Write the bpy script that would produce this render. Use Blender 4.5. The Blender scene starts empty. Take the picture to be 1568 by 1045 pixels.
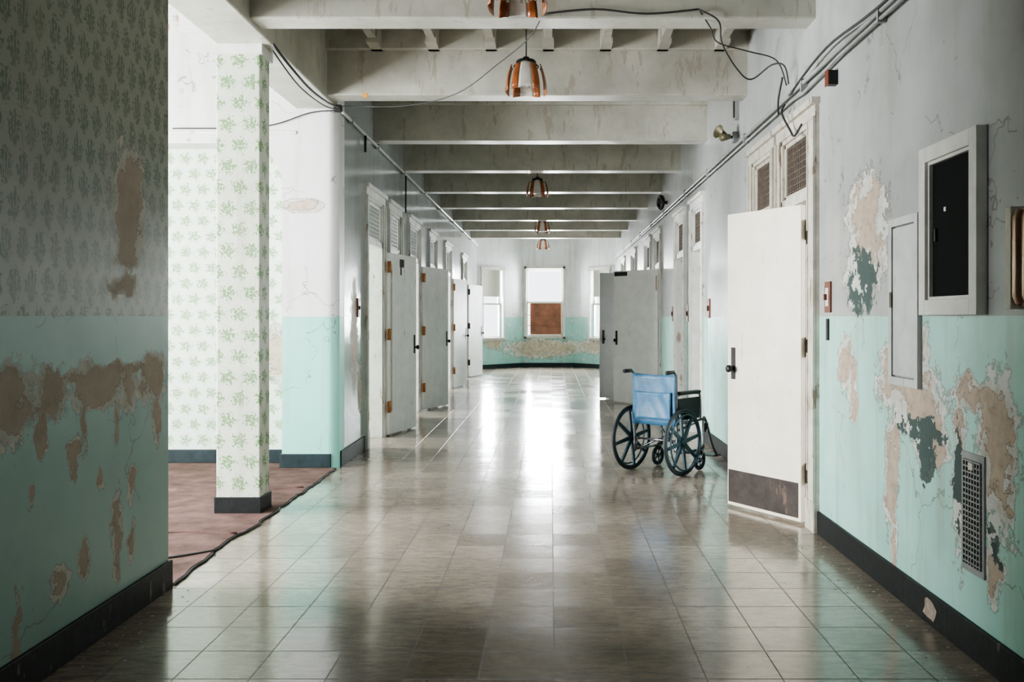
import bpy, bmesh, math, random
from mathutils import Vector, Matrix
random.seed(4)
sc = bpy.context.scene
try: sc.view_settings.look = 'AgX - Medium High Contrast'
except Exception: pass
XL, XR = -2.04, 1.80      # corridor side wall faces
ZB, ZC = 3.48, 4.05       # beam soffit, slab

# ------------------------------------------------------------------ node helpers
def newmat(name):
    m = bpy.data.materials.new(name); m.use_nodes = True
    nt = m.node_tree
    return m, nt, nt.nodes['Principled BSDF']
def setin(nt, sock, v):
    if hasattr(v, 'is_output'): nt.links.new(v, sock)
    else: sock.default_value = v
def MA(nt, op, a, b=None, c=None, clamp=False):
    n = nt.nodes.new('ShaderNodeMath'); n.operation = op; n.use_clamp = clamp
    setin(nt, n.inputs[0], a)
    if b is not None: setin(nt, n.inputs[1], b)
    if c is not None: setin(nt, n.inputs[2], c)
    return n.outputs[0]
def VM(nt, op, a, b=None):
    n = nt.nodes.new('ShaderNodeVectorMath'); n.operation = op
    setin(nt, n.inputs[0], a)
    if b is not None:
        if op == 'SCALE': setin(nt, n.inputs['Scale'], b)
        else: setin(nt, n.inputs[1], b)
    return n.outputs['Value'] if op in ('LENGTH', 'DOT_PRODUCT') else n.outputs['Vector']
def MIX(nt, f, a, b, mode='MIX'):
    n = nt.nodes.new('ShaderNodeMix'); n.data_type = 'RGBA'; n.blend_type = mode
    setin(nt, n.inputs[0], f)
    for i, v in ((6, a), (7, b)):
        if isinstance(v, tuple): v = (v[0], v[1], v[2], 1)
        setin(nt, n.inputs[i], v)
    return n.outputs[2]
def NOISE(nt, vec, scale, detail=4, rough=.55, out='Fac'):
    n = nt.nodes.new('ShaderNodeTexNoise'); n.inputs['Scale'].default_value = scale
    n.inputs['Detail'].default_value = detail; n.inputs['Roughness'].default_value = rough
    nt.links.new(vec, n.inputs['Vector'])
    return n.outputs[0] if out == 'Fac' else n.outputs[1]
def RNG(nt, v, a, b, c=0., d=1.):
    n = nt.nodes.new('ShaderNodeMapRange'); n.clamp = True
    setin(nt, n.inputs[0], v)
    for i, q in enumerate((a, b, c, d)): n.inputs[i+1].default_value = q
    return n.outputs[0]
def POS(nt):
    tc = nt.nodes.new('ShaderNodeTexCoord'); P = tc.outputs['Object']
    s = nt.nodes.new('ShaderNodeSeparateXYZ'); nt.links.new(P, s.inputs[0])
    return P, s.outputs[0], s.outputs[1], s.outputs[2]
def BUMP(nt, bsdf, h, strength=.4, dist=.01):
    b = nt.nodes.new('ShaderNodeBump'); b.inputs['Strength'].default_value = strength
    b.inputs['Distance'].default_value = dist
    nt.links.new(h, b.inputs['Height']); nt.links.new(b.outputs[0], bsdf.inputs['Normal'])

def wallmat(name, upper, lower, patches=(), paper=None, split=1.455, rough=.36,
            plaster=(.52,.43,.34), primer=(.62,.61,.56), dark=(), chips=.66, warp=.10, grime=1., bump=True, crack=True, irr=1.):
    m, nt, bs = newmat(name)
    P, x, y, z = POS(nt)
    nA = NOISE(nt, P, 2.2, 4, .6); nB = NOISE(nt, P, 12, 5, .68)
    up = upper
    if paper:
        cw, ch, pc = paper['cw'], paper['ch'], paper['col']
        wob = NOISE(nt, P, paper.get('ns', 60), 2, .6)
        a = MA(nt, 'ADD', x, y)
        v = MA(nt, 'DIVIDE', z, ch)
        row = MA(nt, 'FLOOR', v)
        off = MA(nt, 'MULTIPLY', MA(nt, 'FLOORED_MODULO', row, 2.), .5)
        u = MA(nt, 'ADD', MA(nt, 'DIVIDE', a, cw), off)
        fs = MA(nt, 'SUBTRACT', MA(nt, 'FRACT', u), .5)
        fu = MA(nt, 'ABSOLUTE', fs)
        fv = MA(nt, 'SUBTRACT', MA(nt, 'FRACT', v), .5)
        if paper.get('style') == 'floral':
            ang = MA(nt, 'ARCTAN2', fv, fs)
            rad = MA(nt, 'SQRT', MA(nt, 'ADD', MA(nt, 'MULTIPLY', fs, fs), MA(nt, 'MULTIPLY', fv, fv)))
            lob = MA(nt, 'MULTIPLY', MA(nt, 'COSINE', MA(nt, 'MULTIPLY', ang, 5.)), .06)
            env = MA(nt, 'LESS_THAN', rad, MA(nt, 'ADD', lob, MA(nt, 'ADD', paper['rx'], MA(nt, 'MULTIPLY', MA(nt, 'SUBTRACT', wob, .5), 1.2))))
            leaf = MA(nt, 'MULTIPLY', env, RNG(nt, wob, .40, .50, .15, 1.))
            st = MA(nt, 'LESS_THAN', MA(nt, 'ABSOLUTE', MA(nt, 'SUBTRACT', MA(nt, 'ABSOLUTE', MA(nt, 'SUBTRACT', fs, fv)), .52)), .016)
            leaf = MA(nt, 'MAXIMUM', leaf, MA(nt, 'MULTIPLY', st, .35))
        else:
            zz0 = MA(nt, 'ADD', fv, .50)
            fan = MA(nt, 'DIVIDE', fs, MA(nt, 'ADD', zz0, .30))
            bl = MA(nt, 'SINE', MA(nt, 'MULTIPLY', fan, 30.))
            w = MA(nt, 'MULTIPLY', MA(nt, 'SINE', MA(nt, 'MULTIPLY', zz0, 3.1)), .34)
            w = MA(nt, 'ADD', w, MA(nt, 'MULTIPLY', MA(nt, 'SUBTRACT', wob, .5), 1.0))
            env = MA(nt, 'LESS_THAN', fu, w)
            leaf = MA(nt, 'MULTIPLY', env, RNG(nt, MA(nt, 'ADD', bl, MA(nt, 'MULTIPLY', MA(nt, 'SUBTRACT', wob, .5), 7.)), -.9, .3, .1, 1.))
        leaf = MA(nt, 'MULTIPLY', leaf, paper.get('str', .8))
        up = MIX(nt, leaf, upper, pc)
    zz = MA(nt, 'ADD', z, MA(nt, 'MULTIPLY', MA(nt, 'SUBTRACT', nB, .5), .012))
    isup = MA(nt, 'GREATER_THAN', zz, split)
    col = MIX(nt, isup, lower, up)
    stretched = VM(nt, 'MULTIPLY', P, (9., 9., .7))
    runs = NOISE(nt, stretched, 1., 3, .6)
    col = MIX(nt, RNG(nt, runs, .52, .72, 0, .34*grime), col, (.30,.28,.22))
    col = MIX(nt, RNG(nt, nA, .40, .70, 0, .42*grime), col, MIX(nt, 1., col, (.66,.64,.60), 'MULTIPLY'))
    speck = MA(nt, 'GREATER_THAN', nB, .70)
    col = MIX(nt, MA(nt, 'MULTIPLY', speck, .6*grime), col, (.14,.13,.10))
    if crack:
        wv = VM(nt, 'ADD', P, VM(nt, 'SCALE', NOISE(nt, P, 3, 3, .6, 'Color'), .5))
        vo = nt.nodes.new('ShaderNodeTexVoronoi'); vo.feature = 'DISTANCE_TO_EDGE'; vo.inputs['Scale'].default_value = 1.1
        nt.links.new(wv, vo.inputs['Vector'])
        cr = MA(nt, 'MULTIPLY', MA(nt, 'LESS_THAN', vo.outputs['Distance'], .0045), MA(nt, 'GREATER_THAN', nA, .50))
        col = MIX(nt, MA(nt, 'MULTIPLY', cr, .55), col, (.10,.09,.07))
    nz = NOISE(nt, P, 7., 4, .62, 'Color') if (patches or dark) else None
    def dist(plist):
        Pd = VM(nt, 'ADD', P, VM(nt, 'SCALE', VM(nt, 'SUBTRACT', nz, (.5,.5,.5)), warp*2))
        d = None
        for (cx, cy, cz, rx, ry, rz) in plist:
            q = VM(nt, 'MULTIPLY', VM(nt, 'SUBTRACT', Pd, (cx, cy, cz)),
                   (1/rx if rx else 0., 1/ry if ry else 0., 1/rz))
            L = VM(nt, 'LENGTH', q)
            d = L if d is None else MA(nt, 'MINIMUM', d, L)
        d = MA(nt, 'ADD', d, MA(nt, 'MULTIPLY', MA(nt, 'SUBTRACT', nB, .5), 1.7*irr))
        return MA(nt, 'ADD', d, MA(nt, 'MULTIPLY', MA(nt, 'SUBTRACT', nA, .5), .8*irr))
    pn = NOISE(nt, P, 4.5, 5, .68)
    peel = MA(nt, 'MULTIPLY', MA(nt, 'GREATER_THAN', pn, chips), MA(nt, 'LESS_THAN', z, 1.9))
    if patches:
        d = dist(patches)
        rim = MA(nt, 'LESS_THAN', d, 1.12)
        pk = MA(nt, 'LESS_THAN', d, 1.)
        peel = MA(nt, 'MAXIMUM', peel, pk)
        col = MIX(nt, MA(nt, 'MULTIPLY', rim, .55), col, (.13,.11,.085))  # dark rim paints the shadow along the peeled paint edge
        inner = MA(nt, 'LESS_THAN', MA(nt, 'ADD', d, MA(nt, 'MULTIPLY', MA(nt, 'SUBTRACT', pn, .5), 2.5)), .70)
        edge = MA(nt, 'LESS_THAN', MA(nt, 'ABSOLUTE', MA(nt, 'SUBTRACT', MA(nt, 'ADD', d, MA(nt, 'MULTIPLY', MA(nt, 'SUBTRACT', pn, .5), 2.5)), .70)), .045)
        pcol = MIX(nt, inner, primer, plaster)
        pcol = MIX(nt, MA(nt, 'MULTIPLY', edge, .7), pcol, (.15,.11,.075))
    else:
        pcol = MIX(nt, MA(nt, 'GREATER_THAN', nA, .49), primer, plaster)
    pcol = MIX(nt, RNG(nt, nB, .4, .7, 0, .6), pcol, (.24,.185,.13))
    col = MIX(nt, peel, col, pcol)
    if dark:
        dk = MA(nt, 'LESS_THAN', dist(dark), 1.)
        col = MIX(nt, dk, col, MIX(nt, MA(nt, 'GREATER_THAN', pn, .55), (.04,.065,.06), (.55,.55,.5)))
    setin(nt, bs.inputs['Base Color'], col)
    r = MA(nt, 'ADD', rough, MA(nt, 'MULTIPLY', MA(nt, 'SUBTRACT', nB, .5), .25))
    r = MA(nt, 'ADD', r, MA(nt, 'MULTIPLY', peel, .35), clamp=True)
    setin(nt, bs.inputs['Roughness'], r)
    if bump:
        h = MA(nt, 'SUBTRACT', MA(nt, 'MULTIPLY', nA, .5), peel) if patches else MA(nt, 'MULTIPLY', nA, .5)
        BUMP(nt, bs, h, .6, .012)
    return m

def plain(name, col, rough=.5, metal=0., var=.25, scale=9, bump=.0, trans=0., dirt=None, spec=.5, damt=.85, dthr=.62):
    m, nt, bs = newmat(name)
    P, x, y, z = POS(nt)
    n = NOISE(nt, P, scale, 4, .65)
    c = MIX(nt, RNG(nt, n, .35, .7), col, tuple(k*(1-var) for k in col))
    if dirt:
        n2 = NOISE(nt, VM(nt, 'MULTIPLY', P, (7.,7.,1.8)), 1.6, 5, .72)
        c = MIX(nt, RNG(nt, n2, dthr, dthr+.04, 0, damt), c, dirt)
    setin(nt, bs.inputs['Base Color'], c)
    bs.inputs['Roughness'].default_value = rough; bs.inputs['Metallic'].default_value = metal
    bs.inputs['Transmission Weight'].default_value = trans
    bs.inputs['Specular IOR Level'].default_value = spec
    if bump: BUMP(nt, bs, n, bump, .01)
    return m

def floormat():
    m, nt, bs = newmat('linoleum_tile')
    P, x, y, z = POS(nt); T = .305
    u = MA(nt, 'DIVIDE', MA(nt, 'ADD', x, -.015), T); v = MA(nt, 'DIVIDE', y, T)
    def ln(w, k): return MA(nt, 'GREATER_THAN', MA(nt, 'ABSOLUTE', MA(nt, 'SUBTRACT', MA(nt, 'FRACT', w), .5)), k)
    line = MA(nt, 'MAXIMUM', ln(u, .491), ln(v, .488))
    cmb = nt.nodes.new('ShaderNodeCombineXYZ')
    nt.links.new(MA(nt, 'FLOOR', u), cmb.inputs[0]); nt.links.new(MA(nt, 'FLOOR', v), cmb.inputs[1])
    wn = nt.nodes.new('ShaderNodeTexWhiteNoise'); wn.noise_dimensions = '3D'; nt.links.new(cmb.outputs[0], wn.inputs['Vector'])
    nA = NOISE(nt, P, 1.1, 5, .62); nB = NOISE(nt, VM(nt, 'MULTIPLY', P, (1., 3.0, 1.)), 9, 5, .7); nC = NOISE(nt, P, 60, 2, .7)
    col = MIX(nt, wn.outputs['Value'], (.28,.235,.19), (.39,.33,.265))
    col = MIX(nt, RNG(nt, nB, .42, .62, 0, .68), col, (.15,.12,.095))
    col = MIX(nt, RNG(nt, nA, .44, .72, 0, .62), col, (.12,.095,.075))
    col = MIX(nt, MA(nt, 'MULTIPLY', MA(nt, 'GREATER_THAN', nC, .65), .6), col, (.06,.05,.04))
    dx = VM(nt, 'LENGTH', VM(nt, 'MULTIPLY', VM(nt, 'SUBTRACT', P, (.30, 3.95, 0.)), (4.5, 6., 0.)))
    col = MIX(nt, RNG(nt, MA(nt, 'ADD', dx, MA(nt, 'MULTIPLY', nB, 1.4)), 1.6, .8, 0, .5), col, (.06,.05,.04))
    col = MIX(nt, MA(nt, 'MULTIPLY', line, .85), col, (.035,.03,.025))
    setin(nt, bs.inputs['Base Color'], col)
    r = MA(nt, 'ADD', RNG(nt, nA, .3, .75, .03, .12), MA(nt, 'MULTIPLY', nB, .14))
    r = MA(nt, 'ADD', r, MA(nt, 'MULTIPLY', wn.outputs['Value'], .05))
    setin(nt, bs.inputs['Roughness'], MA(nt, 'ADD', r, MA(nt, 'MULTIPLY', line, .4)))
    bs.inputs['IOR'].default_value = 1.65
    sep = nt.nodes.new('ShaderNodeSeparateColor'); nt.links.new(wn.outputs['Color'], sep.inputs[0])
    tu = MA(nt, 'MULTIPLY', MA(nt, 'SUBTRACT', sep.outputs[0], .5), MA(nt, 'FRACT', u))
    tv = MA(nt, 'MULTIPLY', MA(nt, 'SUBTRACT', sep.outputs[1], .5), MA(nt, 'FRACT', v))
    h = MA(nt, 'ADD', MA(nt, 'MULTIPLY', MA(nt, 'ADD', tu, tv), 1.7), MA(nt, 'MULTIPLY', nA, 1.6))
    h = MA(nt, 'SUBTRACT', h, MA(nt, 'MULTIPLY', line, .4))
    BUMP(nt, bs, h, .48, .004)
    return m

# ------------------------------------------------------------------ mesh builder
class B:
    def __init__(s, name): s.name = name; s.bm = bmesh.new(); s.mats = []; s.M = Matrix.Identity(4)
    def mi(s, mat):
        if mat not in s.mats: s.mats.append(mat)
        return s.mats.index(mat)
    def faces(s, verts, faces, mat, smooth=False):
        k = s.mi(mat); vs = [s.bm.verts.new(s.M @ Vector(v)) for v in verts]; out = []
        for f in faces:
            try:
                fc = s.bm.faces.new([vs[i] for i in f]); fc.material_index = k; fc.smooth = smooth; out.append(fc)
            except ValueError: pass
        return out
    def box(s, x0, x1, y0, y1, z0, z1, mat, bev=0.):
        v = [(x0,y0,z0),(x1,y0,z0),(x1,y1,z0),(x0,y1,z0),(x0,y0,z1),(x1,y0,z1),(x1,y1,z1),(x0,y1,z1)]
        f = [(0,3,2,1),(4,5,6,7),(0,1,5,4),(1,2,6,5),(2,3,7,6),(3,0,4,7)]
        fc = s.faces(v, f, mat)
        if bev:
            es = list({e for q in fc for e in q.edges})
            r = bmesh.ops.bevel(s.bm, geom=es, offset=bev, segments=2, affect='EDGES', profile=.5)
            for q in r['faces']: q.material_index = s.mi(mat)
    def rect(s, x0, x1, y0, y1, z0, z1, c, mat):
        """picture-frame of four butted boards in a YZ plane"""
        s.box(x0,x1,y0,y0+c,z0,z1,mat); s.box(x0,x1,y1-c,y1,z0,z1,mat)
        s.box(x0,x1,y0+c+.0005,y1-c-.0005,z0,z0+c,mat); s.box(x0,x1,y0+c+.0005,y1-c-.0005,z1-c,z1,mat)
    def tube(s, pts, r, mat, n=10, closed=False, smoothpath=0, caps=True):
        pts = [Vector(p) for p in pts]
        if smoothpath:
            q = []; L = len(pts)
            for i in range(L-1):
                p0, p1, p2, p3 = pts[max(i-1,0)], pts[i], pts[i+1], pts[min(i+2,L-1)]
                for k in range(smoothpath):
                    t = k/smoothpath
                    q.append(.5*((2*p1)+(p2-p0)*t+(2*p0-5*p1+4*p2-p3)*t*t+(3*p1-p0-3*p2+p3)*t**3))
            q.append(pts[-1]); pts = q
        L = len(pts); up = None; V = []
        for i, p in enumerate(pts):
            if closed: t = pts[(i+1)%L]-pts[(i-1)%L]
            else: t = pts[min(i+1,L-1)]-pts[max(i-1,0)]
            t.normalize()
            if up is None:
                up = Vector((0,0,1)) if abs(t.z) < .9 else Vector((1,0,0))
            up = up - t*up.dot(t)
            if up.length < 1e-4: up = t.orthogonal()
            up.normalize(); sd = t.cross(up)
            rr = r[i] if isinstance(r, (list, tuple)) else r
            for k in range(n):
                a = 2*math.pi*k/n; V.append(p+up*math.cos(a)*rr+sd*math.sin(a)*rr)
        F = []
        for i in range(L if closed else L-1):
            for k in range(n):
                j = (i+1) % L
                F.append((i*n+k, i*n+(k+1)%n, j*n+(k+1)%n, j*n+k))
        if not closed and caps:
            F.append(tuple(range(n-1,-1,-1))); F.append(tuple((L-1)*n+k for k in range(n)))
        s.faces(V, F, mat, True)
    def ring(s, c, axis, R, r, mat, N=40, n=8):
        c = Vector(c); ax = Vector(axis).normalized(); a = ax.orthogonal().normalized(); b = ax.cross(a)
        s.tube([c+a*R*math.cos(2*math.pi*i/N)+b*R*math.sin(2*math.pi*i/N) for i in range(N)], r, mat, n, True)
    def lathe(s, prof, mat, c=(0,0,0), n=28):
        V = []; F = []
        for (r, z) in prof:
            for k in range(n):
                a = 2*math.pi*k/n; V.append((c[0]+r*math.cos(a), c[1]+r*math.sin(a), c[2]+z))
        for i in range(len(prof)-1):
            for k in range(n): F.append((i*n+k, i*n+(k+1)%n, (i+1)*n+(k+1)%n, (i+1)*n+k))
        s.faces(V, F, mat, True)
    def done(s, bevel=0., loc=(0,0,0), rotz=0., parent=None, normals=True):
        if normals: bmesh.ops.recalc_face_normals(s.bm, faces=s.bm.faces)
        me = bpy.data.meshes.new(s.name); s.bm.to_mesh(me); s.bm.free()
        for m in s.mats: me.materials.append(m)
        o = bpy.data.objects.new(s.name, me); sc.collection.objects.link(o)
        o.location = loc; o.rotation_euler = (0,0,rotz)
        if parent: o.parent = parent
        if bevel:
            b = o.modifiers.new('bevel', 'BEVEL'); b.width = bevel; b.segments = 2; b.limit_method = 'ANGLE'
        return o
def empty(name, loc=(0,0,0), rotz=0.):
    o = bpy.data.objects.new(name, None); sc.collection.objects.link(o); o.location = loc; o.rotation_euler = (0,0,rotz)
    o.empty_display_size = .1
    return o
def sheet(name, p0, p1, thick, H, mat, ops=(), z0=0.):
    b = B(name); p0 = Vector((*p0,0)); p1 = Vector((*p1,0)); d = p1-p0; L = d.length
    b.M = Matrix.Translation(p0) @ Matrix.Rotation(math.atan2(d.y, d.x), 4, 'Z')
    a = 0.
    for (a0, a1, q0, q1) in sorted(ops):
        if a0 > a: b.box(a, a0, 0, thick, z0, H, mat)
        if q0 > z0: b.box(a0, a1, 0, thick, z0, q0, mat)
        if q1 < H: b.box(a0, a1, 0, thick, q1, H, mat)
        a = a1
    if a < L: b.box(a, L, 0, thick, z0, H, mat)
    return b

# ------------------------------------------------------------------ materials
MINT = (.36,.61,.545)
m_floor = floormat()
m_left = wallmat('wallpaper_mint_left', (.26,.275,.22), (.225,.345,.31),
    patches=[(XL,4.43,1.95,0,.15,.34),(XL,4.36,1.60,0,.17,.06),
             (XL,3.45,1.10,0,.17,.17),(XL,3.72,1.16,0,.14,.11),(XL,4.02,1.15,0,.13,.11),(XL,4.20,1.12,0,.12,.10),(XL,4.42,1.10,0,.11,.12),(XL,4.68,1.14,0,.15,.13),(XL,4.1,1.2,0,.7,.035),
             (XL,3.66,1.0,0,.04,.12),(XL,4.0,1.0,0,.035,.14),(XL,4.3,.98,0,.03,.12),(XL,4.72,.98,0,.035,.16),
             (XL,3.92,.85,0,.045,.10),(XL,4.0,.40,0,.04,.08),(XL,4.3,.42,0,.05,.20),(XL,3.80,.34,0,.06,.08),(XL,4.45,.64,0,.04,.08),(XL,3.5,.24,0,.03,.14),(XL,4.75,.9,0,.03,.12),(XL,4.45,.35,0,.035,.08),(XL,3.6,.75,0,.03,.05),(XL,4.15,.72,0,.025,.05)],
    paper=dict(cw=.115, ch=.15, ns=55, col=(.05,.095,.05), str=.8),
    plaster=(.32,.26,.20), primer=(.42,.40,.35), chips=.69, warp=.09, irr=1.15)
m_right = wallmat('painted_plaster_right', (.36,.37,.365), MINT,
    patches=[(XR,5.22,2.06,0,.34,.20),(XR,5.15,1.86,0,.28,.25),(XR,5.32,1.70,0,.28,.22),(XR,5.58,1.15,0,.13,.18),(XR,5.45,1.02,0,.06,.20),
             (XR,4.75,1.12,0,.28,.18),(XR,4.50,1.02,0,.32,.2),(XR,4.35,.90,0,.20,.20),(XR,4.45,1.3,0,.12,.14),
             (XR,4.83,.60,0,.085,.36),(XR,4.80,.25,0,.06,.16),(XR,3.68,.90,0,.17,.32),(XR,3.85,1.12,0,.24,.08),(XR,4.03,.80,0,.06,.38),(XR,3.72,.42,0,.07,.14),(XR,8.6,1.0,0,.15,.3),(XR,5.4,.9,0,.05,.1),(XR,4.75,.85,0,.07,.14)],
    dark=[(XR,5.30,1.65,0,.26,.20),(XR,4.48,.90,0,.30,.07),(XR,4.36,.78,0,.11,.14),(XR,4.035,.72,0,.05,.24),(XR,3.70,.55,0,.05,.10)], plaster=(.44,.35,.27), primer=(.60,.60,.57), chips=.685, warp=.10, irr=1.1, grime=1.2)  # dark marks on the wall; the one left of the vent is a painted shadow
m_corr = wallmat('painted_plaster_corridor', (.44,.46,.475), (.40,.49,.46), patches=[(XL,9.5,1.25,0,.18,.6),(XL,9.75,.7,0,.12,.3)], chips=.70, rough=.17, grime=1., crack=False)
m_block = wallmat('painted_plaster_alcove', (.70,.70,.69), (.27,.62,.53), patches=[(-2.37,8.7,2.52,.19,0,.065)], chips=.74, warp=.03, rough=.4, grime=.6, irr=.5, bump=False)
m_end = wallmat('painted_plaster_end', (.66,.69,.70), (.30,.56,.51), patches=[(-.2,26.6,.55,1.1,0,.28),(-1.6,26,.75,.25,0,.2),(1.2,26,.6,.4,0,.2)], chips=.60, plaster=(.50,.45,.34), rough=.5, bump=False, irr=.9, crack=False)
PAP = dict(style='floral', cw=.17, ch=.155, ns=60, rx=.27, col=(.12,.26,.08), str=.9)
m_paper = wallmat('floral_wallpaper', (.62,.65,.56), (.62,.65,.56), paper=PAP, split=-1., rough=.6, chips=.8, crack=False)
m_paper2 = wallmat('floral_wallpaper_niche', (.66,.73,.63), (.66,.73,.63), paper=dict(PAP, str=.8), split=-1., rough=.6, chips=.78,
     patches=[(-2.7,9,1.1,.12,0,.3)], warp=.08, grime=.4, crack=False, bump=False)
m_beam = plain('beam_paint', (.47,.455,.39), .32, var=.28, scale=3, bump=.3, dirt=(.33,.30,.24), dthr=.57)
m_ceil = plain('ceiling_paint', (.44,.43,.38), .6, var=.25, scale=2.5)
m_base = plain('baseboard_black', (.010,.012,.012), .55, var=.5, scale=12, bump=.4, dirt=(.16,.14,.11), spec=.3, damt=.7)
m_base2 = plain('baseboard_teal', (.012,.026,.030), .5, var=.5, scale=12, bump=.3, spec=.3)
m_trim = plain('trim_cream_paint', (.58,.54,.46), .45, var=.35, scale=7, bump=.35, dirt=(.20,.13,.085), dthr=.57)
m_trimf = plain('frame_white_paint', (.60,.59,.54), .5, var=.2, scale=7, bump=.2)
m_trimw = plain('trim_white_paint', (.80,.79,.75), .5, var=.2, scale=6, bump=.3, dirt=(.34,.24,.17), dthr=.60)
m_access = plain('panel_grey_paint', (.50,.51,.49), .4, var=.25, scale=6, bump=.25, dirt=(.36,.30,.24))
m_door = plain('door_cream_paint', (.84,.76,.63), .38, var=.16, scale=3, bump=.15, dirt=(.52,.42,.31), dthr=.62, damt=.5)
m_doorl = plain('door_light_paint', (.86,.85,.82), .34, var=.14, scale=5, bump=.12, dirt=(.50,.44,.37), dthr=.66, damt=.6)
m_doorg = plain('door_grey_paint', (.40,.405,.40), .36, var=.15, scale=5, bump=.12)
m_doorw = plain('door_white_peeling', (.93,.92,.90), .4, var=.12, scale=6, bump=.2, dirt=(.33,.30,.27), dthr=.65, damt=.7)
m_kick = plain('kick_plate', (.06,.047,.040), .6, var=.5, scale=10, spec=.25, dirt=(.14,.09,.065))
m_iron = plain('dark_iron', (.025,.023,.022), .45, metal=.4, var=.4, scale=30)
m_rust = plain('rusty_hinge', (.45,.20,.08), .6, metal=.2, var=.5, scale=30)
m_brown = plain('brown_plastic', (.15,.04,.02), .4)
m_carpet = plain('carpet_mauve', (.17,.105,.092), .95, var=.6, scale=4, bump=.6, spec=.1)
m_black = plain('black_board', (.006,.008,.007), .8, var=.3, scale=4, spec=.12)
m_copper = plain('brushed_copper', (.45,.30,.22), .3, metal=.85, var=.35, scale=6)
m_steel = plain('steel_tube', (.25,.26,.28), .25, metal=.9, var=.15)
m_pipe = plain('painted_conduit', (.30,.31,.30), .5, var=.3, scale=5)
m_pipew = plain('white_conduit', (.70,.71,.70), .35, var=.2, scale=5)
m_wire = plain('black_cable', (.03,.03,.03), .6)
m_grille = plain('grille_bronze', (.13,.10,.08), .5, metal=.3)
m_room = plain('side_room_paint', (.75,.76,.74), .7, var=.1, scale=2)
m_board = plain('window_board', (.25,.105,.06), .6, var=.5, scale=4)
m_shade = plain('roller_shade', (.50,.50,.43), .8, var=.1)
m_amber = plain('amber_glass', (.36,.12,.045), .2, var=.4, scale=10, trans=.15)
m_clear = plain('frosted_glass', (.85,.80,.74), .2, var=.2, scale=10, trans=.4)
m_vinyl = plain('blue_vinyl', (.065,.19,.33), .45, var=.35, scale=14, bump=.35)
m_bvinyl = plain('black_vinyl', (.015,.016,.018), .45, var=.3, scale=20)
m_rubber = plain('tyre_rubber', (.018,.028,.034), .6, var=.3, scale=20)
m_mag = plain('wheel_blue_grey', (.03,.065,.085), .35, var=.3, scale=20)
m_bell = plain('brass_bell', (.20,.18,.11), .45, metal=.5, var=.4)
m_chip = plain('paint_flake', (.55,.56,.52), .7, var=.5, scale=30)
m_orange = plain('orange_tag', (.8,.35,.05), .6)
m_flake = plain('exposed_plaster', (.34,.27,.22), .9, var=.5, scale=25)

# ------------------------------------------------------------------ shell
b = B('floor'); b.box(-6.6, 5.6, -4, 27.4, -.2, 0, m_floor); b.done()
b = B('ceiling'); b.box(-2.3, 2.0, -4, 27.4, ZC, ZC+.2, m_ceil); b.box(1.9, 5.6, -4, 27.4, ZC, ZC+.2, m_ceil); b.box(-6.6, -2.3, 9.1, 27.4, ZC, ZC+.2, m_ceil)
b.box(-6.6, -2.3, 2.8, 9.1, 4.45, 4.65, m_ceil); b.box(-6.6,-2.3,-4,2.8,ZC,ZC+.2,m_ceil)
for yb in (4.45, 6.62):
    for i in range(-3, 4):
        xx = -.02+i*.52
        if xx < XL+.2 or xx > XR-.2: continue
        b.box(xx-.035, xx+.035, yb-.2, yb+1.72, ZC-.13, ZC+.02, m_beam)
        b.box(xx-.05, xx+.05, yb+1.45, yb+1.78, ZC-.17, ZC+.02, m_beam)
b.done()
k = 0
for i in range(-4, 9):
    yb = 6.44+2.15*i
    b = B('trim_beam_%d' % k); k += 1
    b.box(XL-.02, XR+.02, yb-.24, yb, ZB, ZC+.01, m_beam)
    b.box(XL-.02, XR+.02, yb-.31, yb+.07, ZB+.40, ZC+.01, m_beam)
    b.done(.012)

R_OP = [(6.32,7.06),(7.38,8.06),(10.78,11.5),(12.22,12.95),(14.9,15.65),(16.35,17.15),(19.2,20.0),(22,22.8)]
TOP = 2.80
b = sheet('wall_right', (XR,-4), (XR,25.6), -.2, ZC+.05, m_right, [(a+4, c+4, 0, TOP) for a, c in R_OP]); b.done()
b = sheet('wall_left_near', (XL,-4), (XL,4.9), .22, ZC+.05, m_left); o = b.done(.02)
L_OP = [(10.12,11.02),(11.5,12.3),(13.15,14.05),(15.3,16.1),(17.6,18.5),(21.,21.9)]
b = sheet('wall_left_far', (XL,9.05), (XL,25.6), .22, ZC+.05, m_corr, [(a-9.05, c-9.05, 0, TOP) for a, c in L_OP]); b.done()

b = B('wall_alcove')
x0, x1, zs, zt = -4.75, -2.57, 2.72, 3.115
pts = [(-2.42,0), (x1,0)]
for i in range(9):
    t = i/8*math.pi/2; pts.append((x1-.38*(1-math.cos(t)), zs+(zt-zs)*math.sin(t)))
for i in range(9):
    t = math.pi/2-i/8*math.pi/2; pts.append((x0+.38*(1-math.cos(t)), zs+(zt-zs)*math.sin(t)))
pts += [(x0,0), (-6.4,0), (-6.4,4.5), (-2.42,4.5)]
def prism(b, P, ya, yb, mat):
    n = len(P); V = [(p[0], ya, p[1]) for p in P]+[(p[0], yb, p[1]) for p in P]
    b.faces(V, [tuple(range(n)), tuple(range(2*n-1, n-1, -1))]+[(i, (i+1)%n, n+(i+1)%n, n+i) for i in range(n)], mat)
prism(b, pts, 8.75, 9.05, m_block)
cp = [(-2.42,9.05), (-2.42,8.75)]
for i in range(9):
    t = i/8*math.pi/2; cp.append((XL-.1+.1*math.sin(t), 8.85-.1*math.cos(t)))
cp += [(XL,9.05)]
n = len(cp); V = [(p[0],p[1],0) for p in cp]+[(p[0],p[1],4.5) for p in cp]
b.faces(V, [tuple(range(n)), tuple(range(2*n-1,n-1,-1))]+[(i,(i+1)%n,n+(i+1)%n,n+i) for i in range(n)], m_block)
b.done()
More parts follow.
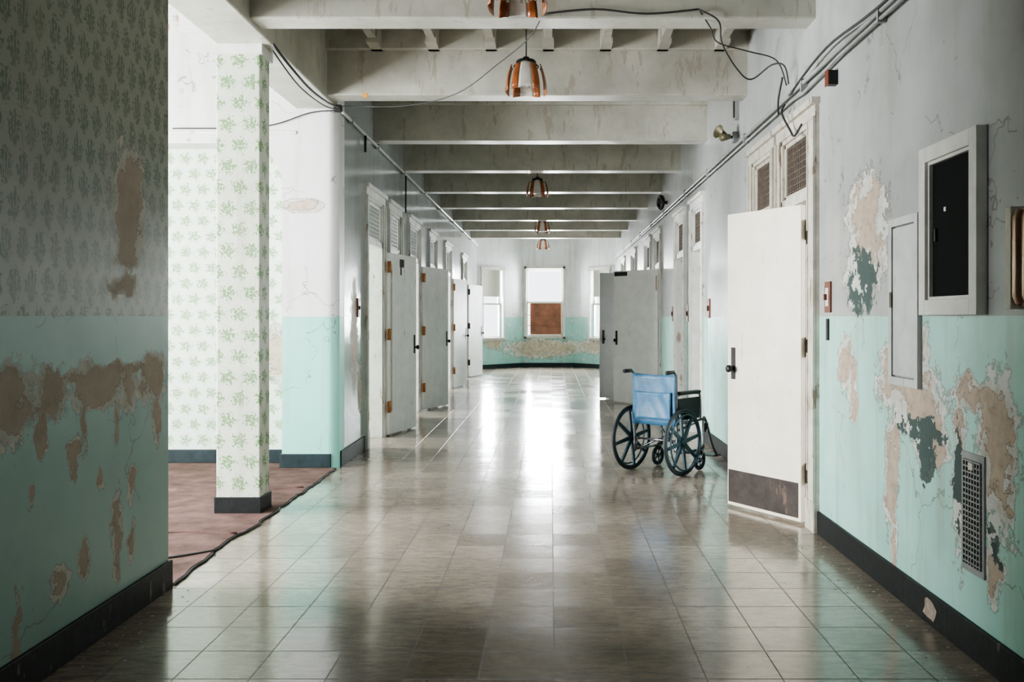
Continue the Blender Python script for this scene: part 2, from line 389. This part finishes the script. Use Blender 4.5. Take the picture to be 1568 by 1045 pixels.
b = B('wall_niche'); b.box(-4.9,-2.3,9.05,9.15,0,3.3,m_paper2); b.done()
b = B('baseboard_alcove'); b.box(-6.3,x0+.01,8.725,8.76,.012,.14,m_base2); b.box(x0,x1,9.02,9.06,.012,.14,m_base2)
b.box(x1,XL-.06,8.722,8.76,.012,.14,m_base2); b.box(x1-.02,x1+.01,8.73,9.05,.012,.14,m_base2); b.done(.004)
b = B('trim_crown_alcove')
for i in range(4): b.box(-6.3,-2.4,8.75-.03*(i+1),8.76,4.45-.28+.07*i,4.46,m_trimw)
b.box(-6.3,-2.43,8.735,8.76,3.2,3.235,m_trimw)
b.done(.006)
b = sheet('wall_alcove_outer', (-6.4,2.8), (-6.4,9.1), .2, 4.5, m_room, [(.7,2.1,.8,3.0),(2.5,3.9,.8,3.0)]); b.done()
b = B('wall_alcove_back'); b.box(-6.4,XL-.22,2.8,3.0,0,4.5,m_room); b.done()
b = B('trim_header'); b.box(-2.44,XL-.0,4.9,8.76,3.45,4.5,m_beam); b.done(.01)
b = B('pillar'); b.box(-2.45,-2.13,6.70,6.93,.012,3.46,m_paper,.008)
b.box(-2.462,-2.118,6.685,6.945,.012,.13,m_base,.004)
b.box(-2.47,-2.11,6.68,6.95,3.38,3.47,m_trimw)
b.done()
b = B('carpet')
edge = []
yy = 4.93
while yy < 8.70:
    edge.append((-2.05+random.uniform(-.014,.014)+(.03*math.sin(yy*3) if yy < 6.4 else 0), yy)); yy += .08
edge.append((-2.05, 8.71))
poly = edge
V = []; F = []
for e in poly: V += [(e[0], e[1], 0.), (e[0], e[1], .014), (-6.39, e[1], .012)]
for i in range(len(poly)-1):
    F += [(3*i, 3*i+3, 3*i+4, 3*i+1), (3*i+1, 3*i+4, 3*i+5, 3*i+2)]
b.faces(V, F, m_carpet)
b.box(-6.39,-2.27,3.01,4.93,0,.013,m_carpet)
b.box(x0+.01,x1-.03,8.70,9.01,0,.012,m_carpet)
b.tube([(e[0]+.008, e[1], .007) for e in poly], .007, m_wire, 6)
b.tube([(-2.75,5.35,.012),(-2.5,5.45,.02),(-2.3,5.42,.016),(-2.06,5.62,.012)], .011, m_wire, 6, smoothpath=5)
b.tube([(-3.2,6.0,.008),(-2.8,5.98,.014),(-2.45,6.1,.014),(-2.08,6.05,.012)], .014, m_carpet, 6, smoothpath=5)
b.tube([(-3.2,7.6,.008),(-2.6,7.55,.014),(-2.08,7.7,.012)], .014, m_carpet, 6, smoothpath=5)
b.done()

# end bay
bay = [(-2.04,25.3),(-.8,26.6),(.66,26.6),(1.8,25.3)]
sheet('wall_end_left', bay[0], bay[1], .2, ZC+.05, m_end, [(.22,.98,.86,2.78)]).done()
sheet('wall_end', bay[1], bay[2], .2, ZC+.05, m_end, [(.10,1.16,.90,2.86)]).done()
sheet('wall_end_right', bay[2], bay[3], .2, ZC+.05, m_end, [(.74,1.45,.86,2.78)]).done()
b = B('baseboard_end')
for p, q in zip(bay[:-1], bay[1:]):
    p = Vector((*p,0)); q = Vector((*q,0)); d = q-p
    b.M = Matrix.Translation(p) @ Matrix.Rotation(math.atan2(d.y,d.x),4,'Z')
    b.box(0, d.length, -.03, .01, 0, .12, m_base2)
b.done()
def window(idx, p, q, a0, a1, z0, z1, board=False, shade=0.):
    p = Vector((*p,0)); q = Vector((*q,0)); d = q-p
    b = B('window_%d' % idx); b.M = Matrix.Translation(p) @ Matrix.Rotation(math.atan2(d.y,d.x),4,'Z')
    c = .07
    for (u0,u1,w0,w1) in ((a0-c,a0,z0-c,z1+c),(a1,a1+c,z0-c,z1+c),(a0-c-.03,a1+c+.03,z1,z1+c+.02),(a0-c-.04,a1+c+.04,z0-c,z0)):
        b.box(u0,u1,-.035,.01,w0,w1,m_trimf)
    b.box(a0-c,a1+c,-.08,.02,z0-.02,z0+.015,m_trimf)
    zm = (z0+z1)/2; f = .045
    for (s0,s1,yy) in ((z0,zm+.02,.08),(zm-.02,z1,.13)):
        b.box(a0,a0+f,yy,yy+.04,s0,s1,m_trimf); b.box(a1-f,a1,yy,yy+.04,s0,s1,m_trimf)
        b.box(a0,a1,yy,yy+.04,s0,s0+f,m_trimf); b.box(a0,a1,yy,yy+.04,s1-f,s1,m_trimf)
    if board:
        b.box(a0+f+.06,a1-f,.125,.15,z0+f,zm-.02,m_board)
        b.box(a0+f,a1-f,.10,.124,z0+.30,z0+.32,m_board); b.box(a0+f,a1-f,.10,.124,z0+.60,z0+.62,m_board)
        b.box(a0+f+.10,a0+f+.12,.10,.124,z0+f,zm-.02,m_board)
    if shade: b.box(a0+f,a1-f,.06,.065,z1-shade,z1,m_shade)
    b.done()
window(1, bay[1], bay[2], .10, 1.16, .90, 2.86, board=True)
window(2, bay[0], bay[1], .22, .98, .86, 2.78, shade=.75)
window(3, bay[2], bay[3], .74, 1.45, .86, 2.78, shade=.75)

sheet('wall_rooms_left_outer', (-6.4,9.1), (-6.4,25.6), .2, ZC+.05, m_room, [(a-9.1-.4, c-9.1+.4, .9, 3.0) for a, c in ((10.1,11.1),(13.1,14.1),(17.5,18.5),(21,22))]).done()
for i, yy in enumerate((12.45, 16.6, 19.8, 25.4)):  # unseen partitions, added to sharpen the light bands from the doorways
    b = B('added_partition_%d' % i); b.box(-6.4, XL-.22, yy, yy+.12, 0, ZC+.05, m_room); b.done()
sheet('wall_rooms_right_outer', (5.4,4.0), (5.4,25.6), -.2, ZC+.05, m_room, [(2.3,3.6,.9,3.0),(7,8.3,.9,3.0),(11,12.4,.9,3.0),(15.3,16.6,.9,3.)]).done()
for i, yy in enumerate((4.0, 9.4, 14.0, 18.2, 25.4)):  # unseen as well, added to separate the light of each doorway
    b = B('added_partition_right_%d' % i); b.box(XR+.2, 5.4, yy, yy+.12, 0, ZC+.05, m_room); b.done()
sheet('wall_back', (XL-.3,-4), (XR+.2,-4), -.2, ZC+.05, m_corr, [(1.2,3.1,.9,3.1)]).done()

def baseboard(name, x, y0, y1, ops, mat, s, chipped=()):
    b = B(name); a = y0
    for (c, d) in sorted(ops):
        if c-.13 > a: b.box(min(x, x+s*.02)-.0, max(x, x+s*.02), a, c-.13, 0, .15, mat)
        a = d+.13
    if a < y1: b.box(min(x,x+s*.02), max(x,x+s*.02), a, y1, 0, .15, mat)
    for (cy, cz, ry, rz) in chipped:
        n = 11; xx = x+s*.0215
        V = [(xx, cy+ry*math.cos(2*math.pi*i/n)*random.uniform(.55,1.15), max(.004, min(.148, cz+rz*math.sin(2*math.pi*i/n)*random.uniform(.55,1.15)))) for i in range(n)]
        b.faces(V, [tuple(range(n))], m_flake)
    b.done(.004)
baseboard('baseboard_right', XR+.003, -4, 25.3, R_OP, m_base, -1, [(4.30,.075,.09,.07)])
baseboard('baseboard_left_near', XL-.003, -4, 4.9, [], m_base, 1)
baseboard('baseboard_left', XL-.003, 8.86, 25.3, L_OP, m_base2, 1)

# ------------------------------------------------------------------ door frames
DH = 2.27
def frame(idx, side, a0, a1, mat, closed=None, casing=.11):
    b = B('trim_%d' % idx); X = XR if side > 0 else XL; s = -side
    gm = m_grille if side > 0 else m_pipe
    def bx(d0, d1, y0, y1, z0, z1, m):
        xs = sorted((X+s*d0, X+s*d1)); b.box(xs[0], xs[1], y0, y1, z0, z1, m)
    for (y0, y1) in ((a0-casing, a0), (a1, a1+min(casing,.12))):
        bx(-.005, .028, y0, y1, 0, TOP, mat); near = y0 < a0-.01
        bx(.02, .045, y0 if near else y1-.03, y0+.03 if near else y1, 0, TOP, mat)
        bx(.02, .036, y1-.03 if near else y0, y1-.01 if near else y0+.02, 0, TOP, mat)
        bx(-.004, .04, y0-.006, y1+.006, 0, .2, mat)
    bx(-.005, .03, a0-casing, a1+.12, TOP, TOP+.11, mat)
    bx(-.005, .06, a0-casing-.02, a1+.14, TOP+.08, TOP+.125, mat)
    bx(-.2, .02, a0, a0+.035, 0, TOP, mat); bx(-.2, .02, a1-.035, a1, 0, TOP, mat); bx(-.2, .02, a0, a1, TOP-.035, TOP, mat)
    bx(-.2, .02, a0, a1, DH, DH+.07, mat)
    z0, z1 = DH+.07, TOP-.035; y0, y1 = a0+.035, a1-.035
    bx(-.03, 0, y0, y0+.035, z0, z1, mat); bx(-.03, 0, y1-.035, y1, z0, z1, mat); bx(-.03,0,y0,y1,z0,z0+.03,mat); bx(-.03,0,y0,y1,z1-.03,z1,mat)
    n = int((y1-y0)/.045)
    for i in range(1, n):
        yy = y0+(y1-y0)*i/n; bx(-.02, -.008, yy-.004, yy+.004, z0, z1, gm)
    n = int((z1-z0)/.045)
    for i in range(1, n):
        zz = z0+(z1-z0)*i/n; bx(-.022, -.01, y0, y1, zz-.004, zz+.004, gm)
    for zz in (.35, 1.25, 2.0):
        bx(.028, .036, a0-.03, a0-.004, zz-.05, zz+.05, m_rust if side < 0 else m_iron)
    if closed is not None:
        bx(-.12, -.08, a0+.035, a1-.035, .01, DH, closed)
        for (p0, p1) in ((.15,1.0),(1.15,2.1)):
            bx(-.085, -.07, a0+.16, a1-.16, p0, p1, closed)
        bx(-.08, -.03, a0+.08, a0+.12, 1.02, 1.06, m_iron)
    return b.done(.003)
ti = 20
for i, (a, c) in enumerate(R_OP):
    frame(ti, 1, a, c, m_trim if i < 2 else m_trimw, closed=(m_doorl if i in (2,3,7) else None), casing=.12 if i != 0 else .2); ti += 1
for i, (a, c) in enumerate(L_OP):
    frame(ti, -1, a, c, m_trimw, closed=(m_doorl if i in (1,3) else None)); ti += 1

# ------------------------------------------------------------------ open door leaves
def leaf(idx, hinge, free, mat, hm=m_iron, kick=True, style=0, h=2.235):
    H = Vector((*hinge,0)); d = Vector((*free,0))-H; W = d.length
    b = B('door_%d' % idx)
    T = .045
    b.box(.004, W, -T/2, T/2, .02, h, mat, .003)
    for sd in (-1, 1):
        y0, y1 = (-T/2-.003, -T/2) if sd < 0 else (T/2, T/2+.003)
        if kick: b.box(.03, W-.012, y0, y1, .045, .29, m_kick)
        b.box(W-.085, W-.045, y0-.003 if sd<0 else y0, y1 if sd<0 else y1+.003, .98, 1.22, m_iron)
        yk = sd*(T/2)
        b.tube([(W-.065, yk, 1.06), (W-.065, yk+sd*.03, 1.06), (W-.065, yk+sd*.034, 1.06), (W-.065, yk+sd*.055, 1.06), (W-.065, yk+sd*.065, 1.06)], [.01,.01,.026,.028,.016], m_iron, 12)
        if style == 1:
            b.box(W-.30, W-.02, y0, y1, h-.09, h-.02, m_iron)
            b.box(.02, .04, y0, y1, h-.35, h-.1, m_rust)
        if style == 2:
            b.box(.34, .48, y0, y1, h-.16, h-.06, m_iron); b.box(.36, .40, y0, y1, h-.26, h-.16, m_iron)
    for zz in (.36, 1.24, 2.06):
        b.tube([(.0, -T/2-.014, zz-.07), (.0, -T/2-.014, zz+.07)], .016, hm, 10)
        b.box(-.005, .06, -T/2-.006, -T/2+.001, zz-.068, zz+.068, hm)
        b.box(-.05, .0, -T/2-.006, -T/2+.001, zz-.068, zz+.068, hm)
    if style == 2:
        b.box(.06, .10, -T/2-.004, -T/2, .3, 2.1, m_trim)
    b.box(W-.001, W+.002, -.012, .012, 1.0, 1.2, m_iron)
    b.done(0, loc=H, rotz=math.atan2(d.y, d.x))
leaf(1, (1.765,6.37), (1.375,7.01), m_door)
leaf(2, (1.765,14.92), (1.09,15.58), m_doorw, style=1, kick=False)
leaf(3, (1.765,16.32), (.87,16.22), m_doorg, kick=False)
leaf(4, (-1.985,11.1), (-1.78,11.97), m_doorw, hm=m_rust, kick=False, style=2)
leaf(5, (-1.985,14.14), (-1.70,15.02), m_doorl, hm=m_rust, kick=False)
leaf(6, (-1.985,18.6), (-1.80,19.46), m_doorl, hm=m_rust, kick=False)
leaf(7, (-1.985,22.0), (-1.72,22.85), m_doorw, kick=False)
leaf(8, (1.765,19.24), (1.2,19.8), m_doorl, kick=False)

# ------------------------------------------------------------------ right wall fittings
XF = XR+.004
b = B('electrical_panel')
b.rect(XR-.045, XF, 3.77, 4.36, 1.46, 2.245, .07, m_trimf)
b.rect(XR-.030, XF, 3.835, 4.295, 1.525, 2.18, .02, m_trimf)
b.box(XR-.012, XF, 3.85, 4.28, 1.54, 2.165, m_black)
b.box(XR-.016, XR-.011, 4.13, 4.15, 1.93, 1.95, m_trimw); b.box(XR-.024, XR-.011, 4.225, 4.24, 1.80, 1.86, m_iron)
b.done(.002)
b = B('access_panel')
b.box(XR-.004, XF, 4.425, 4.815, 1.095, 1.965, m_pipe)
b.rect(XR-.024, XR-.003, 4.43, 4.81, 1.10, 1.96, .042, m_access)
b.box(XR-.018, XR-.003, 4.480, 4.760, 1.15, 1.91, m_access); b.box(XR-.035, XR-.015, 4.768, 4.785, 1.5, 1.58, m_trim)
b.done(.002)
b = B('wall_sconce')
b.box(XR-.03, XF, 3.16, 3.455, 1.49, 1.86, m_copper)
for i in range(4):
    yy = 3.20+i*.07; b.tube([(XR-.035, yy, 1.51), (XR-.045, yy, 1.53), (XR-.045, yy, 1.82), (XR-.035, yy, 1.84)], .030, m_copper, 12)
b.box(XR-.06, XF, 3.457, 3.50, 1.48, 1.87, m_trim); b.done(.003)
b = B('wall_vent')
b.box(XR-.008, XF, 3.78, 3.985, .36, .87, m_pipe)
b.box(XR-.010, XR-.004, 3.80, 3.965, .39, .84, m_black)
for i in range(7): b.box(XR-.016, XR-.006, 3.802+i*.0255, 3.808+i*.0255, .39, .84, m_pipe)
for i in range(19): b.box(XR-.015, XR-.006, 3.80, 3.965, .40+i*.024, .407+i*.024, m_pipe)
b.box(XR-.02, XR-.006, 3.86, 3.9, .80, .83, m_trim)
b.done()
b = B('light_switch'); b.box(XR-.012, XF, 5.85, 5.97, 1.48, 1.68, m_brown); b.box(XR-.016, XR-.01, 5.88, 5.94, 1.52, 1.64, m_trimf); b.box(XR-.035, XR-.01, 5.90, 5.92, 1.56, 1.60, m_brown); b.box(XR-.012, XF, 5.90, 5.94, 1.30, 1.44, m_iron); b.done(.003)
for i, (yy, zz) in enumerate(((10.35,1.55),(11.95,1.5),(13.4,1.5))):
    b = B('light_switch'); b.box(XR-.015, XF, yy-.06, yy+.06, zz-.11, zz+.11, m_brown); b.box(XR-.03, XR-.01, yy-.01, yy+.01, zz-.03, zz+.03, m_iron); b.done(.003)
b = B('light_switch'); b.box(XL-.004, XL+.015, 9.62, 9.72, 1.45, 1.65, m_brown); b.box(XL+.01, XL+.03, 9.66, 9.68, 1.53, 1.57, m_iron); b.done(.003)
b = B('junction_box'); b.box(XR-.06, XF, 5.72, 5.78, 2.91, 3.0, m_iron); b.box(XR-.066, XR-.058, 5.715, 5.785, 2.905, 3.005, m_brown); b.done(.003)
b = B('wall_bracket'); b.box(XR-.04, XF, 8.72, 8.78, 3.34, 3.6, m_pipe); b.box(XR-.05,XR-.03,8.725,8.775,3.36,3.57,m_iron); b.done(.004)
b = B('alarm_bell')
b.box(XR-.05, XF, 8.75, 8.85, 3.135, 3.23, m_pipe); b.tube([(XR-.04,8.8,3.18),(XR-.14,8.75,3.19)], .014, m_iron)
c = Vector((XR-.12,8.75,3.19)); ax = Vector((-.8,-.5,.25)).normalized()
b.M = Matrix.Translation(c) @ ax.to_track_quat('Z','Y').to_matrix().to_4x4()
b.lathe([(0.,-.0),(.02,0.),(.03,.03),(.038,.07),(.062,.10),(.066,.105),(.058,.10),(.03,.06),(.0,.05)], m_bell)
b.M = Matrix.Identity(4); b.tube([(XR-.10,8.70,3.17),(XR-.18,8.64,3.15)], [.025,.038], m_bell, 14)
b.done()
b = B('conduit_right')
b.tube([(XR-.03,-3.9,3.10),(XR-.03,25.2,3.08)], .015, m_pipe); b.tube([(XR-.035,-3.9,3.05),(XR-.035,5.6,3.05),(XR-.03,6.4,3.02),(XR-.03,6.7,3.04),(XR-.03,25.2,3.04)], .011, m_pipe)
b.tube([(XR-.05,-3.9,3.13),(XR-.05,2,3.14),(XR-.05,4.6,3.10),(XR-.05,5.8,3.16),(XR-.05,6.7,3.08)], .008, m_wire, smoothpath=6)
for yy in [1,3,4.9,6.4,8.3,10.3,12,14.2,16,18,20,22]: b.box(XR-.05, XR-.0005, yy-.012, yy+.012, 3.03, 3.12, m_pipe)
b.done()
b = B('conduit_left')
b.tube([(XL+.035,8.82,3.43),(XL+.035,25.2,3.43)], .016, m_pipew)
for yy in [9.2,10.6,12.5,14.5,16.6,18.8,21,23]: b.box(XL+.001, XL+.055, yy-.015, yy+.015, 3.40, 3.46, m_pipe)
b.tube([(XL+.035,9.9,3.42),(XL+.035,9.9,3.24)], .014, m_iron); b.tube([(XL+.03,12.7,3.42),(XL+.03,12.7,2.9)], .012, m_iron)
b.done()
b = B('hanging_cable')
def wire(p, r=.006, m=m_wire): b.tube(p, r, m, 6, smoothpath=6)
wire([(-.05,6.17,3.50),(.3,6.17,3.53),(.65,6.17,3.50),(1.0,6.17,3.53)], .007)
wire([(1.0,6.17,3.53),(1.14,6.2,3.46),(1.22,6.5,3.40),(1.36,6.7,3.28),(1.49,6.8,3.22),(1.62,6.7,3.30),(1.70,6.65,3.28),(1.735,6.66,3.15)])
wire([(1.0,6.17,3.53),(1.1,6.3,3.45),(1.2,6.55,3.42),(1.45,6.7,3.40),(1.66,6.72,3.34),(1.73,6.7,3.15)], .005)
wire([(-.05,6.17,3.50),(-.15,6.5,3.44),(-.39,7.0,3.40),(-.8,7.8,3.36),(-1.32,8.3,3.37),(-1.98,8.70,3.46)], .004)
wire([(-2.02,6.66,3.44),(-2.0,7.0,3.38),(-2.0,7.6,3.35),(-2.0,8.2,3.38),(-2.0,8.68,3.44)], .010)
wire([(-2.03,6.68,3.40),(-2.01,7.3,3.30),(-2.01,8.1,3.33),(-2.01,8.66,3.42)], .006)
wire([(-2.05,8.71,3.42),(-2.3,8.72,3.40),(-2.75,8.72,3.27),(-3.6,8.71,3.25)], .006)
wire([(1.73,6.75,3.02),(1.70,6.72,2.95),(1.73,6.6,2.80),(1.72,6.45,2.73),(1.73,6.3,2.78)], .008)
wire([(1.72,6.9,3.02),(1.71,6.86,2.98),(1.68,6.74,3.06),(1.69,6.66,3.2)], .008)
b.box(-1.68,-1.64,8.18,8.2,3.42,3.46,m_orange)
b.box(-2.06,-1.99,8.68,8.74,3.41,3.47,m_iron)
b.done()
b = B('cable_spool'); b.ring((XR-.10,14.1,3.22), (1,.3,0), .09, .03, m_iron, 24, 8); b.tube([(XF,14.1,3.22),(XR-.12,14.1,3.22)], .025, m_iron); b.done()

# ------------------------------------------------------------------ ceiling lamps
def lamp(x, y, z=3.44):
    e = empty('ceiling_lamp', (x, y, z))
    b = B('rod'); b.tube([(0,0,.10),(0,0,ZC-z)], .006, m_iron, 8); b.lathe([(0,ZC-z),(.055,ZC-z),(.05,ZC-z-.02),(.02,ZC-z-.045),(0,ZC-z-.045)], m_trimf); b.done(parent=e)
    b = B('cap'); b.lathe([(0,.135),(.025,.135),(.03,.12),(.07,.11),(.082,.10),(.086,.06),(.08,.045),(0,.045)], m_iron)
    b.ring((0,0,.055), (0,0,1), .10, .006, m_iron, 28, 6)
    for k in range(4):
        a = math.pi/2*k+math.pi/4; b.tube([(.06*math.cos(a),.06*math.sin(a),.05),(.125*math.cos(a),.125*math.sin(a),.05)], .006, m_iron, 6)
    b.done(parent=e)
    b = B('shade'); N = 4
    for k in range(N):
        a0 = 2*math.pi*k/N; V = []; F = []; nu, nv = 12, 8; hw = math.radians(38)
        for j in range(nv+1):
            t = j/nv; zz = .075-.215*t
            R = .118+.018*math.sin(t*math.pi)+.050*t**1.5
            for i in range(nu+1):
                s_ = (i/nu*2-1); w = hw*(.90+.12*t)
                z2 = zz-(.022*abs(s_) if j == nv else 0)-(.022*abs(s_) if j == 0 else 0)
                RR = R+.014*s_*s_
                V.append((RR*math.cos(a0+s_*w), RR*math.sin(a0+s_*w), z2))
        for j in range(nv):
            for i in range(nu): F.append((j*(nu+1)+i, j*(nu+1)+i+1, (j+1)*(nu+1)+i+1, (j+1)*(nu+1)+i))
        if k % 2 == 0: b.faces(V, F, m_amber, True)
        else:
            mid = (3,4,5,6,7,8)
            Fl = [f for q, f in enumerate(F) if q % nu not in mid]; Fc = [f for q, f in enumerate(F) if q % nu in mid]
            b.faces(V, Fl, m_amber, True); b.faces(V, Fc, m_clear, True)
    o = b.done(parent=e, normals=False); sm = o.modifiers.new('thick','SOLIDIFY'); sm.thickness = .005
    b = B('glass_insert')
    for k in range(12):
        a0 = 2*math.pi*(k+.5)/12
        b.tube([(.045*math.cos(a0), .045*math.sin(a0), .04), (.085*math.cos(a0), .085*math.sin(a0), -.10)], .009, m_clear, 6)
    b.lathe([(.0,.04),(.02,.03),(.03,-.01),(.027,-.04),(0,-.055)], m_clear, n=16)
    b.done(parent=e)
lamp(-.19,5.25,3.38)
for (x, y) in ((-.2,7.5),(-.2,13.9),(-.18,19.9),(-.2,24.7)): lamp(x, y, 3.45)

# ------------------------------------------------------------------ wheelchair
wcx = empty('wheelchair', (.99, 8.52, 0), math.radians(-40.5))
RW = .308; HW = .285
for i, sx in enumerate((-1, 1)):
    b = B('main_wheel_%d' % (i+1)); X = sx*HW; cz = RW
    b.ring((X,0,cz), (1,0,0), RW-.014, .014, m_rubber, 56, 10)
    b.ring((X,0,cz), (1,0,0), RW-.034, .010, m_mag, 48, 8)
    b.ring((X+sx*.035,0,cz), (1,0,0), RW-.055, .008, m_mag, 48, 8)
    b.tube([(X-.03,0,cz),(X-.02,0,cz),(X+.02,0,cz),(X+sx*.03,0,cz)], [.02,.042,.042,.02] , m_mag, 16)
    for k in range(8):
        a = 2*math.pi*k/8+.15; d = Vector((0, math.cos(a), math.sin(a))); c = Vector((X,0,cz)); t = Vector((0,-math.sin(a),math.cos(a)))
        r0, r1 = .03, RW-.035; w0, w1 = .019, .012; th = .009
        V = []
        for (r, w) in ((r0,w0),(r1,w1)):
            for (e, f) in ((-1,-1),(1,-1),(1,1),(-1,1)): V.append(c+d*r+t*w*e+Vector((th*f,0,0)))
        b.faces(V, [(0,1,2,3),(7,6,5,4),(0,4,5,1),(1,5,6,2),(2,6,7,3),(3,7,4,0)], m_mag)
        if k % 2 == 0:
            p = c+d*(RW-.055); b.tube([p-d*.015, p+Vector((sx*.035,0,0))], .005, m_mag, 6)
    b.done(parent=wcx)
b = B('frame')
for sx in (-1, 1):
    X = sx*.235
    b.tube([(X,-.17,.945),(X,-.085,.945),(X,-.05,.93),(X,-.035,.88),(X,-.03,.60),(X,-.02,.18)], .012, m_steel, 10, smoothpath=4)
    b.tube([(X,-.19,.947),(X,-.08,.947)], .018, m_bvinyl, 12)
    b.tube([(X,-.02,.47),(X,.44,.48)], .012, m_steel); b.tube([(X,-.02,.20),(X,.44,.20)], .011, m_steel)
    b.tube([(X,.44,.20),(X,.44,.46),(X,.48,.47),(X,.62,.20),(X,.70,.10)], .012, m_steel, smoothpath=5)
    b.tube([(X,-.03,.70),(X,.02,.735),(X,.32,.735),(X,.38,.70),(X,.39,.48)], .011, m_steel, smoothpath=5)
    b.box(X-.028, X+.028, .0, .36, .735, .765, m_bvinyl, .01)
    b.box(X-.005, X+.005, 0., .36, .50, .70, m_bvinyl)
    b.tube([(sx*.20,0,RW),(sx*.27,0,RW)], .016, m_steel)
    b.tube([(X,0,RW),(X,.0,.2)], .014, m_steel)
    b.tube([(X,.40,.24),(X,.40,.21)], .016, m_steel); b.tube([(X-.024,.40,.21),(X-.026,.37,.098)], .007, m_steel, 6); b.tube([(X+.024,.40,.21),(X+.026,.37,.098)], .007, m_steel, 6)
    b.tube([(X-.028,.37,.098),(X+.028,.37,.098)], .008, m_steel)
    xs = sorted((sx*.05, sx*.225)); b.box(xs[0], xs[1], .64, .79, .095, .108, m_bvinyl, .004)
    b.tube([(X,.50,.43),(X*.9,.52,.40),(X*.8,.54,.36)], .02, m_bvinyl)
b.tube([(-.235,0,.20),(.235,.34,.46)], .009, m_steel); b.tube([(.235,0,.20),(-.235,.34,.46)], .009, m_steel)
b.tube([(-.26,0,RW),(.26,0,RW)], .010, m_steel)
b.done(parent=wcx)
for i, sx in enumerate((-1,1)):
    b = B('caster_wheel_%d' % (i+1)); X = sx*.235
    b.ring((X,.37,.098), (1,0,0), .082, .015, m_rubber, 32, 8); b.ring((X,.37,.098),(1,0,0),.062,.008,m_mag,24,6)
    b.tube([(X-.014,.37,.098),(X+.014,.37,.098)], .022, m_mag, 12)
    for k in range(5):
        a = 2*math.pi*k/5; b.tube([(X,.37,.098),(X,.37+.065*math.cos(a),.098+.065*math.sin(a))], .007, m_mag, 6)
    b.done(parent=wcx)
def panel(name, zz0, zz1, w, off, sag, mat, nz=10, nx=12, th=.012):
    b = B(name); V = []; F = []
    for j in range(nz+1):
        t = j/nz; z = zz0+(zz1-zz0)*t
        for i in range(nx+1):
            s_ = i/nx*2-1
            V.append((w*s_, off+sag*(1-s_*s_)*(.6+.4*math.sin(t*3))+.005*math.sin(s_*9+t*7), z-(.012*(1-s_*s_) if j == nz else 0)))
    for j in range(nz):
        for i in range(nx): F.append((j*(nx+1)+i, j*(nx+1)+i+1, (j+1)*(nx+1)+i+1, (j+1)*(nx+1)+i))
    b.faces(V, F, mat, True); o = b.done(parent=wcx); m = o.modifiers.new('t','SOLIDIFY'); m.thickness = th; m.offset = 0
panel('backrest', .45, .925, .238, -.045, .03, m_vinyl)
panel('back_pocket', .50, .76, .195, -.066, .025, m_vinyl, th=.010)
b = B('seat'); V = []; F = []
for j in range(9):
    for i in range(11):
        s_ = i/10*2-1; V.append((.23*s_, -.01+.44*j/8, .485-.03*(1-s_*s_)))
for j in range(8):
    for i in range(10): F.append((j*11+i, j*11+i+1, (j+1)*11+i+1, (j+1)*11+i))
b.faces(V, F, m_vinyl, True); o = b.done(parent=wcx); m = o.modifiers.new('t','SOLIDIFY'); m.thickness = .014

b = B('paint_debris')
def flake(x, y, s):
    n = random.choice((4,5,6))
    V = []
    for k in range(n):
        a = 2*math.pi*k/n+random.uniform(-.3,.3); r = s*random.uniform(.5,1.)
        V.append((x+r*math.cos(a), y+r*math.sin(a), .001+random.uniform(0,.15)*s))
    b.faces(V, [tuple(range(n))], m_chip)
for i in range(120): flake(XR-.05-abs(random.gauss(0,.12)), random.uniform(2.5,6), random.uniform(.004,.013))
for i in range(50): flake(XL+.05+abs(random.gauss(0,.12)), random.uniform(2.8,4.9), random.uniform(.004,.010))
for i in range(60): flake(random.uniform(XL+.1,XR-.1), random.uniform(3,14), random.uniform(.004,.009))
for i in range(50): flake(XL+.05+abs(random.gauss(0,.15)), random.uniform(8.9,16), random.uniform(.006,.018))
b.done()

# ------------------------------------------------------------------ light
def area(name, loc, tgt, sx, sy, power, col=(1,1,1)):
    l = bpy.data.lights.new(name, 'AREA'); l.shape = 'RECTANGLE'; l.size = sx; l.size_y = sy; l.energy = power; l.color = col
    o = bpy.data.objects.new(name, l); sc.collection.objects.link(o); o.location = loc
    d = Vector(tgt)-Vector(loc); o.rotation_euler = d.to_track_quat('-Z', 'Y').to_euler()
    return o
DAY = (.95,.985,1.)
area('daylight_end', (-.17,27.0,1.95), (-.17,20,1.6), 1.2, 2.1, 1200, DAY)
area('daylight_end_l', (-1.95,26.3,1.9), (-.3,24.6,1.5), .9, 1.9, 400, DAY)
area('daylight_end_r', (1.7,26.4,1.9), (.2,24.8,1.5), .9, 1.9, 400, DAY)
for yy in (4.2, 6.0): area('daylight_alcove', (-6.75,yy,1.9), (-2,yy+1.2,1.7), 1.5, 2.3, 850, DAY)
for yy in (10.6,13.6,18.,21.5): area('daylight_room_left', (-6.75,yy,1.95), (-2,yy,1.4), 1.7, 2.1, 1050, DAY)
for yy in (6.95,11.6,15.7,19.9): area('daylight_room_right', (5.75,yy,1.95), (2,yy,1.4), 1.3, 2.1, 330, DAY)
area('fill_back', (-.1,-4.4,2.), (-.1,2,1.5), 1.9, 2.2, 12, DAY)  # added fill behind the camera, lifts the foreground ambient
w = bpy.data.worlds.new('World'); sc.world = w; w.use_nodes = True
bg = w.node_tree.nodes['Background']; bg.inputs[0].default_value = (.92,.97,1,1); bg.inputs[1].default_value = 3.

# ------------------------------------------------------------------ camera
cam = bpy.data.cameras.new('camera'); co = bpy.data.objects.new('camera', cam); sc.collection.objects.link(co)
co.location = (0,0,1.45); co.rotation_euler = (math.radians(90),0,0)
cam.lens = 32.14; cam.sensor_width = 36; cam.shift_x = -.0376; cam.shift_y = -.0233; cam.clip_end = 100
sc.camera = co
